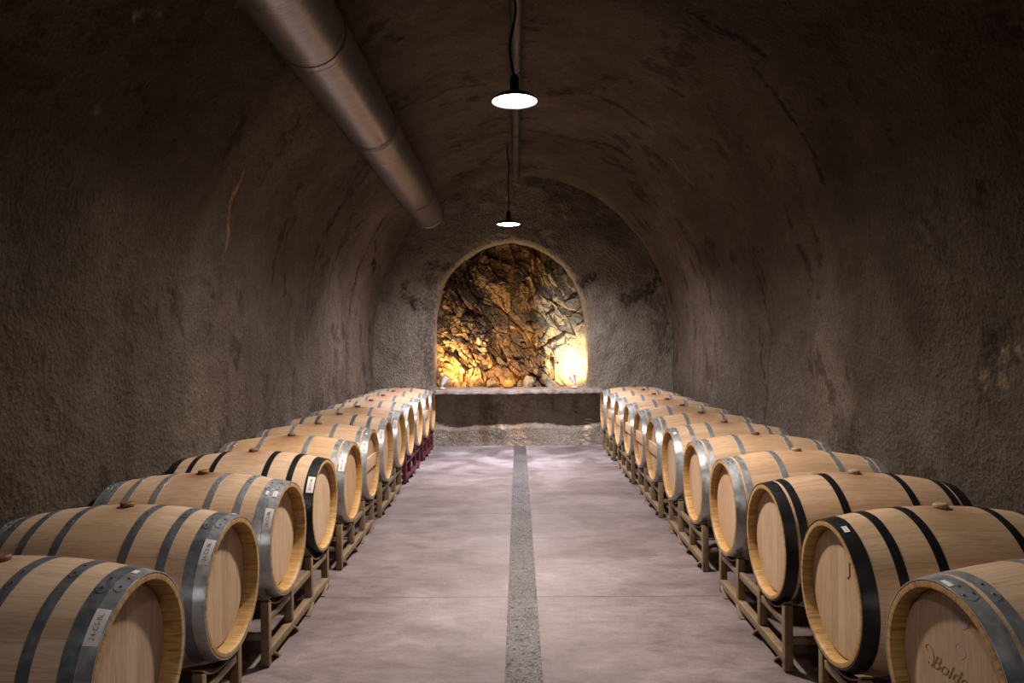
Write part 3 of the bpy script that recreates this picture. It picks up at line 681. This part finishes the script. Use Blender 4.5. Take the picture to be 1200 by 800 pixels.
# pipe along the crown
t = empty('conduit_pipe', (0, 4, 4.06)); tag(t, 'grey conduit pipe running along the crown of the ceiling', 'pipe')
pts = [Vector((.02-.005*(y-3), y, 4.055+.012*math.sin(y*1.3))) for y in np.linspace(-1.6, 10.8, 60)]
b = MB(); b.tube([p-Vector((0, 4, 4.06)) for p in pts], .042, 14); b.build('pipe', M['conduit'], t)
for yy in (1.2, 4.1, 6.4, 8.3, 10.1):
    p = Vector((.02-.005*(yy-3), yy, 4.055+.012*math.sin(yy*1.3)))-Vector((0, 4, 4.06))
    b = MB(); b.tube([p-Vector((0, .03, 0)), p+Vector((0, .03, 0))], .049, 14); b.box(p+Vector((0, 0, .06)), (.03, .03, .08)); b.build('pipe_clamp', M['conduit'], t)

# ------------------------------------------------------------------ ventilation duct
A_, B_ = Vector((-1.165, -1.0, 3.455)), Vector((-1.262, 9.95, 3.43))
t = empty('ventilation_duct', A_); tag(t, 'long round spiral metal ventilation duct running under the left of the ceiling', 'duct')
rot = (B_-A_).to_track_quat('Y', 'Z').to_matrix().to_4x4()
Ld = (B_-A_).length; RD = .215
def duct_part(name, prof, n=72):
    b = MB(); b.lathe(prof, n, 'y', closed=True); o = b.build(name, M['duct'], t, angle=40); o.matrix_local = rot; return o
joints = [0, 2.75, 5.15, 7.45, Ld]
for a, c in zip(joints[:-1], joints[1:]):
    ys = np.arange(a+.02, c-.02, .05); pr = []
    for y in ys: pr.append((RD+.0012*math.sin(y*40), y))
    duct_part('duct_section', pr+[(RD-.006, ys[-1]), (RD-.006, ys[0])])
for y in joints[1:-1]:
    duct_part('collar', [(RD-.002, y-.035), (RD+.004, y-.035), (RD+.009, y-.004), (RD+.009, y+.004), (RD+.004, y+.035), (RD-.002, y+.035)])
duct_part('end_flange', [(RD-.01, Ld-.06), (RD+.004, Ld-.06), (RD+.004, Ld-.03), (RD-.012, Ld-.02), (RD-.012, Ld), (RD+.008, Ld+.01), (RD+.008, Ld+.03), (RD-.018, Ld+.03)])
for y in (1.5, 4.2, 6.9, 9.6):
    b = MB(); b.lathe([(RD+.012, y-.015), (RD+.015, y-.015), (RD+.015, y+.015), (RD+.012, y+.015)], 60, 'y', closed=True)
    b.tube([(0, y, RD+.01), (-.02, y, RD+.22)], .006, 8)
    o = b.build('hanger', M['conduit'], t); o.matrix_local = rot

# ------------------------------------------------------------------ barrels
RB, RH, LB = .345, .2885, .95
HXS = {'A': .057, 'B': .040, 'C': .040}; HX = .040                                     # how deep the head sits inside the chime
ZC = RB                                       # local height of the axis
def prof_r(x): return RB-(RB-RH)*abs((x-LB/2)/(LB/2))**2.0

def staves_mesh():
    b = MB(); xs = np.linspace(.006, LB-.006, 46)
    pr = [(prof_r(x), x) for x in xs]+[(prof_r(x)-.020, x) for x in xs[::-3]]
    pr[-1] = (prof_r(xs[0])-.010, xs[0]); pr.insert(len(xs), (prof_r(xs[-1])-.010, xs[-1]))
    b.lathe(pr, 104, 'x', (0, 0, ZC), closed=True); return b
def chime_mesh(rear=False, HX=.058):
    b = MB(); pr = [(RH-.0035, .006), (RH-.005, .0008), (RH-.008, 0), (RH-.022, .001), (RH-.026, .006), (RH-.0275, .030), (RH-.028, HX+.014), (RH-.012, HX+.014)]
    if rear: pr = [(r, LB-x) for r, x in pr][::-1]
    b.lathe(pr, 104, 'x', (0, 0, ZC), closed=True); return b
def head_mesh(rear=False, HX=.058):
    b = MB(); x0 = HX
    pr = [(0, x0), (.12, x0), (.235, x0), (.247, x0+.002), (.2585, x0+.010), (.2585, x0+.02), (0, x0+.022)]
    if rear: pr = [(r, LB-x) for r, x in pr][::-1]
    b.lathe(pr, 96, 'x', (0, 0, ZC)); return b
def hoop_mesh(x0, x1, riv, side):
    """ring following the stave curve, with a riveted overlap near the top"""
    b = MB(); th = .0022; k = 5; xs = np.linspace(x0, x1, k)
    pr = [(prof_r(x)+th, x) for x in xs]+[(prof_r(x)-.001, x) for x in xs[::-1]]
    b.lathe(pr, 104, 'x', (0, 0, ZC), closed=True)
    # overlap tab with rounded end, then rivets
    V = []; F = []; na, nx_ = 14, 7; a0, a1 = math.radians(riv-9), math.radians(riv+9)
    for i in range(na):
        for j in range(nx_):
            u = i/(na-1); v = j/(nx_-1)*2-1
            a = a0+(a1-a0)*u; wdt = math.sqrt(max(0, 1-max(0, (.35-u)/.35)**2)) if u < .35 else 1
            x = (x0+x1)/2+(x1-x0)/2*v*.98*max(wdt, .15)
            r = prof_r(x)+th*1.9
            V.append((x, side*r*math.cos(a), ZC+r*math.sin(a)))
    for i in range(na-1):
        for j in range(nx_-1): F.append((i*nx_+j, i*nx_+j+1, (i+1)*nx_+j+1, (i+1)*nx_+j))
    # skirt down to the hoop
    V2 = []
    border = [i*nx_ for i in range(na)]+[(na-1)*nx_+j for j in range(1, nx_)]+[i*nx_+nx_-1 for i in range(na-2, -1, -1)]+[j for j in range(nx_-2, 0, -1)]
    base = len(V)
    for q in border:
        x, y, z = V[q]; r = prof_r(x)+th*.5; L = math.hypot(y, z-ZC); V.append((x, y/L*r, ZC+(z-ZC)/L*r))
    nb = len(border)
    for q in range(nb): F.append((border[q], border[(q+1) % nb], base+(q+1) % nb, base+q))
    b.add(V, F, 0)
    wide = (x1-x0) > .045
    spots_ = [(-.5, -4), (.5, -4), (0, 4)] if wide else [(0, -4.5), (0, 4.5)]
    for v, da in spots_:
        x = (x0+x1)/2+v*(x1-x0)*.5; a = math.radians(riv+da); r = prof_r(x)+th*1.9
        c = Vector((x, side*r*math.cos(a), ZC+r*math.sin(a))); nrm = Vector((0, side*math.cos(a), math.sin(a))); tx = Vector((1, 0, 0)); ty = nrm.cross(tx)
        Vr = []; Fr = []; n = 10
        for (rr, hh) in ((.0052, 0), (.0046, .0022), (.0025, .0036)):
            for q in range(n): Vr.append(c+(tx*math.cos(2*PI*q/n)+ty*math.sin(2*PI*q/n))*rr+nrm*hh)
        for l in range(2):
            for q in range(n): Fr.append((l*n+q, l*n+(q+1) % n, (l+1)*n+(q+1) % n, (l+1)*n+q))
        Fr.append(tuple(2*n+q for q in range(n))); b.add(Vr, Fr, 1)
    return b
HOOPS = {
 'A': [(.001, .046), (.048, .092), (.165, .200), (.315, .350)],      # two touching end bands, then two
 'B': [(.001, .060), (.140, .175), (.290, .325)],                    # evenly set
 'C': [(.001, .056), (.070, .108), (.285, .320)],                    # second band close to the first
}
ROOTS = {}
def barrel_proto(style, colour, batten, bungmat, side):
    r = bpy.data.objects.new('wine_barrel', None); r.empty_display_size = .1
    parts = []
    def P(bm, name, mats, **k):
        o = bm.build(name, mats, None, **k); parts.append(o); return o
    P(staves_mesh(), 'staves', M['oak'], angle=50)
    HX = HXS[style]
    P(chime_mesh(HX=HX), 'chime', M['oak_chime'], angle=40); P(chime_mesh(True, HX), 'chime', M['oak_chime'], angle=40)
    P(head_mesh(HX=HX), 'head', M['oak_head'], angle=20); P(head_mesh(True, HX), 'head', M['oak_head'], angle=20)
    hl = HOOPS[style]
    for q, (a, b_) in enumerate(hl):
        for mirror in (False, True):
            x0, x1 = (a, b_) if not mirror else (LB-b_, LB-a)
            hm = M['black_hoop'] if colour == 'black' else (M['galv_dark'] if (colour == 'mixed' and q >= 1) else M['galv'])
            P(hoop_mesh(x0, x1, 78+3*((q*7) % 3)-(6 if q % 2 else 0), side), 'hoop', [hm, M['rivet'] if colour != 'black' else M['black_hoop']], angle=40)
    b = MB(); b.lathe([(0, -.02), (.024, -.02), (.025, .003), (.029, .008), (.0285, .016), (.024, .021), (0, .022)], 24, c=(.462, 0, 2*RB-.003)); P(b, 'bung', bungmat)
    if batten:
        b = MB(); b.box((HX-.010, 0, ZC+.012), (.020, .498, .105), bev=.003)
        for sy in (-1, 1):
            for kz in (-.036, -.012, .012, .036): b.tube([(HX-.0205, sy*.232, ZC+.012+kz), (HX-.025, sy*.232, ZC+.012+kz)], .0065, 10, 1)
        P(b, 'batten', [M['oak_bar'], M['brand']], angle=30)
    for p in parts: p.parent = r
    col.objects.link(r)
    return r, parts

def sticker(parent, side, deg, length, width, xc, text=None, ink=None, size=.02, th=.0048, upward=1):
    """white sticker bent round the end hoop, text running up the hoop"""
    b = MB(); na, nx_ = 12, 4
    R0 = prof_r(xc)+th
    def pt(u, v, lift=0.0):
        a = math.radians(deg)+u/R0*upward; r = prof_r(xc+v)+th+lift
        return (xc+v, side*r*math.cos(a), ZC+r*math.sin(a))
    for lift in (0, -.0008):
        V = []; F = []
        for i in range(na):
            for j in range(nx_): V.append(pt((i/(na-1)-.5)*length, (j/(nx_-1)-.5)*width, lift))
        for i in range(na-1):
            for j in range(nx_-1): F.append((i*nx_+j, i*nx_+j+1, (i+1)*nx_+j+1, (i+1)*nx_+j))
        b.add(V, F, 0)
    if text:
        cu = bpy.data.curves.new('sticker', 'FONT'); cu.body = text; cu.size = size; cu.align_x = 'CENTER'; cu.align_y = 'CENTER'; cu.offset = -.0002; cu.resolution_u = 3
        to = bpy.data.objects.new('sticker', cu); me = bpy.data.meshes.new_from_object(to)
        V = [pt(v.co.x, v.co.y, .0007) for v in me.vertices]; F = [list(p.vertices) for p in me.polygons]
        b.add(V, F, 1); bpy.data.objects.remove(to); bpy.data.meshes.remove(me); bpy.data.curves.remove(cu)
    o = b.build('sticker', [M['sticker'], M[ink or 'ink']], parent, smooth=False)
    return o

def place_barrel(style, colour, batten, pale, side, loc, rz, tint, stain_amt, label, group):
    key = (style, colour, batten, pale, side)
    bm_ = M['bung_pale'] if pale else M['bung']
    if key not in ROOTS:
        r, parts = barrel_proto(style, colour, batten, bm_, side); ROOTS[key] = (r, parts)
    else:
        r0, p0 = ROOTS[key]; r = r0.copy(); col.objects.link(r); parts = []
        for p in p0:
            c = p.copy(); c.parent = r; col.objects.link(c); parts.append(c)
    for k in list(r.keys()): del r[k]
    r.location = loc; r.rotation_euler = (0, 0, rz)
    for p in parts: p.color = (tint[0], tint[1], tint[2], stain_amt)
    tag(r, label, 'barrel', group)
    return r, parts

P_ = .74
hz = .58-RB
LEFT = [  # style, colour, batten, tint, stain, label
 ('A','mixed',0,(1,1,1),.3,'oak wine barrel with dark second hoops, nearest in the left row, head half in shadow'),
 ('A','mixed',0,(1,.99,.96),.55,'oak wine barrel, second from front in left row, twin silver end bands and 24-CS-BL sticker'),
 ('A','grey',0,(.97,.93,.88),.9,'grey hooped oak barrel with small extra sticker above its label, before the black hooped one'),
 ('B','black',0,(1,.98,.95),.7,'the only black hooped oak barrel in the left row'),
 ('C','grey',0,(1,.90,.74),.9,'orange toned oak barrel just beyond the black hooped one in the left row'),
 ('C','grey',1,(1,.94,.83),.6,'grey hooped barrel with wooden batten across its head, nearer of two such at left'),
 ('B','mixed',0,(1,.96,.88),.6,'sixth oak barrel from the far end of the left row, grey hoops, plain head'),
 ('C','grey',0,(1,.93,.82),.9,'fifth oak barrel from the far end of the left row, brown patch near its bands'),
 ('A','grey',0,(1,.98,.93),.5,'fourth oak barrel from the far end of the left row, above the dark red rack'),
 ('C','grey',0,(1,.98,.93),.5,'third oak barrel from the far end of the left row, silver end band, plain head'),
 ('C','grey',1,(1,.95,.88),.5,'grey hooped barrel with wooden batten on its head, farther of two such at left'),
 ('C','grey',0,(1,.97,.92),.5,'last oak barrel at the far end of the left row beside the ledge'),
]
RIGHT = [
 ('C','grey',0,(.98,.95,.88),.3,'oak barrel with grey hoops and script brand on its head, nearest in the right row'),
 ('B','black',0,(1,.97,.87),.6,'black hooped oak barrel with a tiny red printed sticker, nearer of two such at right'),
 ('C','black',0,(1,.94,.87),.6,'black hooped oak barrel with two bands close together, farther of two such at right'),
 ('C','grey',0,(1,.92,.83),.3,'clean silver hooped oak barrel next beyond the black hooped ones at right'),
 ('C','grey',0,(1,.93,.84),.4,'silver hooped oak barrel with plain pale head, fifth from the front at right'),
 ('B','grey',0,(.97,.93,.87),.7,'oak barrel at right with a small square white sticker on its wide end hoop'),
 ('C','grey',1,(1,.92,.80),.8,'nearest oak barrel at right with a wooden batten across its head'),
 ('C','grey',1,(1,.92,.80),.8,'second battened oak barrel at right counting from the front'),
 ('C','grey',1,(1,.93,.83),.8,'third battened oak barrel at right counting from the front'),
 ('C','grey',1,(1,.93,.83),.7,'third battened oak barrel from the far end of the right row'),
 ('C','grey',1,(1,.95,.86),.7,'second battened oak barrel from the far end of the right row'),
 ('C','grey',1,(1,.95,.86),.7,'last battened oak barrel at the far end of the right row'),
]
def row_x(side, y): return (-1.2152-.0046*y) if side < 0 else (1.2849-.0068*y)
stk = {0: 45, 1: 45, 2: 33, 3: 37, 4: 35, 5: 37, 6: 38, 7: 38, 8: 38, 9: 38}
for i, (st, co, ba, ti, sa, lab) in enumerate(LEFT):
    y = 2.2855+i*P_+random.uniform(-.004, .004); x = row_x(-1, y)+random.uniform(-.006, .006)
    r, parts = place_barrel(st, co, ba, False, 1, (x, y, hz), PI+math.radians(random.uniform(-.5, .5)), ti, sa, lab, 'wine barrels lying in the left row')
    if i in stk:
        sticker(r, 1, stk[i], .112 if i < 3 else .105, .041, .0255, '24-CS-BL', None, .0215)
    if i == 0: sticker(r, 1, 93, .03, .018, .03)
    if i == 1: sticker(r, 1, 104, .04, .02, .03, th=.006)
    if i == 2:
        sticker(r, 1, 62, .042, .022, .026, '24 CS', 'ink', .011)
        sticker(r, 1, 62, .03, .012, .066)
    if i == 5: sticker(r, 1, 66, .022, .014, .03)
for i, (st, co, ba, ti, sa, lab) in enumerate(RIGHT):
    y = 2.1697+i*P_+random.uniform(-.004, .004); x = row_x(1, y)+random.uniform(-.006, .006)
    r, parts = place_barrel(st, co, ba, i in (0, 1, 2, 3), -1, (x+(.02 if i == 0 else 0), y, hz), math.radians(4 if i == 0 else random.uniform(-.5, .5)), ti, sa, lab, 'wine barrels lying in the right row')
    if i == 0:
        sticker(r, -1, 88, .045, .016, .012, th=.006)
        # script brand and two round stamps on the head
        head = parts[3]
        cu = bpy.data.curves.new('brand', 'FONT'); cu.body = 'Bolde'; cu.size = .068; cu.shear = .5; cu.resolution_u = 4; cu.offset = -.0009; cu.extrude = .0008
        to = bpy.data.objects.new('brand', cu); me = bpy.data.meshes.new_from_object(to)
        ca, sa_ = math.cos(math.radians(0)), math.sin(math.radians(0))
        V = []
        for v in me.vertices:
            u, q = v.co.x, v.co.y+.012
            V.append((HX-.0008-v.co.z, .105-u, ZC-.022+q))
        b = MB(); b.add(V, [list(p.vertices) for p in me.polygons])
        # swash under and before the word
        b.tube(smooth_pts([(HX-.0008, .120, ZC+.028), (HX-.0008, .132, ZC+.040), (HX-.0008, .122, ZC+.052), (HX-.0008, .10, ZC+.046), (HX-.0008, .092, ZC+.02), (HX-.0008, .102, ZC-.006), (HX-.0008, .114, ZC-.010), (HX-.0008, .118, ZC-.002)]), .0009, 6)
        bo = b.build('brand_mark', M['brand'], r, smooth=False); bpy.data.objects.remove(to)
        bo['label'] = 'burnt script brand'
        for (yy, zz, ro, ri) in ((-.035, .200, .034, .0), (-.028, .100, .027, .017)):
            b = MB(); b.lathe([(ri, HX-.0008), (ro, HX-.0008), (ro, HX+.0002), (ri, HX+.0002)] if ri else [(0, HX-.0008), (ro, HX-.0008), (ro, HX+.0002), (0, HX+.0002)], 32, 'x', (0, yy, ZC+zz), closed=bool(ri))
            b.build('stamp', M['stamp'], r)
    if i == 1:
        sticker(r, -1, 72, .040, .021, .030, '24-CS', 'red_ink', .012)
        b = MB(); b.tube(smooth_pts([(HX-.001, -.105, ZC+.155), (HX-.001, -.106, ZC+.12), (HX-.001, -.104, ZC+.10), (HX-.001, -.085, ZC+.088)]), (.0026), 6)
        d_ = b.build('drip_mark', M['brand'], r)
    if i == 5: sticker(r, -1, 66, .026, .026, .028, '.', 'ink', .03)

# ------------------------------------------------------------------ racks
def rack_proto(mat, name='barrel_rack'):
    r = bpy.data.objects.new(name, None); r.empty_display_size = .1; col.objects.link(r); parts = []
    def P(b, n): o = b.build(n, mat, r, angle=35); parts.append(o)
    ZA, RR = .58, .307
    for fx_ in (0, .86):
        b = MB(); b.bar((fx_, -.56, .062), (fx_, .56, .062), .044, .044, bev=.004); P(b, 'bottom_rail')
        b = MB(); b.bar((fx_, -.54, .232), (fx_, .54, .232), .030, .036, bev=.003); P(b, 'top_rail')
        for yy in (-.54, -.185, .185, .54):
            b = MB(); top = .324; b.bar((fx_, yy, .085 if abs(yy) < .5 else .006), (fx_, yy, top), .042, .042, up=(0, 1, 0), bev=.004); P(b, 'post')
        for s in (-1, 1):
            # curved cradle between an outer and an inner post
            V = []; F = []; n = 14
            for k in range(n):
                dy = -.195+.39*k/(n-1); z = ZA-math.sqrt(RR**2-dy**2)
                for (xx, zz) in ((-.022, 0), (.022, 0), (.022, -.006), (-.022, -.006)): V.append((fx_+xx, s*.362+dy, z+zz))
            for k in range(n-1):
                for q in range(4): F.append((k*4+q, k*4+(q+1) % 4, (k+1)*4+(q+1) % 4, (k+1)*4+q))
            F.append((0, 1, 2, 3)); F.append(tuple((n-1)*4+q for q in (3, 2, 1, 0)))
            b = MB(); b.add(V, F); P(b, 'cradle')
            # sloping skid shoes under the rail
            for q in (.18, .50):
                b = MB(); b.bar((fx_-.012, s*q, .052), (fx_-.012, s*(q-.07), .004), .040, .010, up=(0, s, 1), bev=.001)
                b.bar((fx_-.012, s*(q-.07)-.02, .004), (fx_-.012, s*(q-.07)+.02, .004), .044, .006, bev=.001); P(b, 'skid')
    for yy in (-.54, -.185, .185, .54):
        b = MB(); b.bar((.02, yy, .150), (.84, yy, .150), .032, .032, bev=.003); P(b, 'crossbar')
    return r, parts
protos = {}
def place_rack(red, x, y, rz, label, group):
    if red not in protos: r, parts = protos.setdefault(red, rack_proto(M['rack_red'] if red else M['rack']))
    else:
        r0, p0 = protos[red]; r = r0.copy(); col.objects.link(r)
        for p in p0: c = p.copy(); c.parent = r; col.objects.link(c)
    for k in list(r.keys()): del r[k]
    r.location = (x, y, 0); r.rotation_euler = (0, 0, rz)
    tag(r, label, 'rack', group)
LR = ['beige metal rack under the two nearest barrels of the left row', 'beige metal rack holding the black hooped barrel of the left row',
      'beige metal rack under the orange toned and nearer battened barrels at left', 'beige metal rack next before the dark red ones at left',
      'nearer of the two dark red metal racks in the left row', 'farther of the two dark red metal racks in the left row, beside the end wall']
RR_ = ['beige metal rack under the two nearest barrels of the right row', 'beige metal rack under the farther black hooped barrel of the right row',
      'beige metal rack under the barrel with the square sticker at right', 'beige metal rack under the two nearest battened barrels at right',
      'beige metal rack second from the far end of the right row', 'beige metal rack at the far end of the right row before the end wall']
for k in range(6):
    y = 2.2855+.37+k*1.48-.07; place_rack(k >= 4, row_x(-1, y)-.045, y, PI, LR[k], 'racks under the left row of barrels')
    y = 2.1697+.37+k*1.48-.03; place_rack(False, row_x(1, y)+.045, y, 0, RR_[k], 'racks under the right row of barrels')

# ------------------------------------------------------------------ camera
f = 826.2
cam = bpy.data.cameras.new('camera'); cam.sensor_width = 36; cam.lens = f/1200*36; cam.clip_start = .02
co_ = bpy.data.objects.new('camera', cam); col.objects.link(co_)
Rm = ((0.9999253859948188, 0.008869330138192808, -0.008399846785047412), (-0.008899824834455653, 0.9999539155250621, -0.0035999922240050387), (0.008367530162989138, 0.0036744807791897725, 0.999958240443057))
rt, fw, up = [Vector(v) for v in Rm]
Mx = Matrix((rt, up, -fw)).transposed().to_4x4(); Mx.translation = (0, 0, 1.6325)
co_.matrix_world = Mx
scn.camera = co_
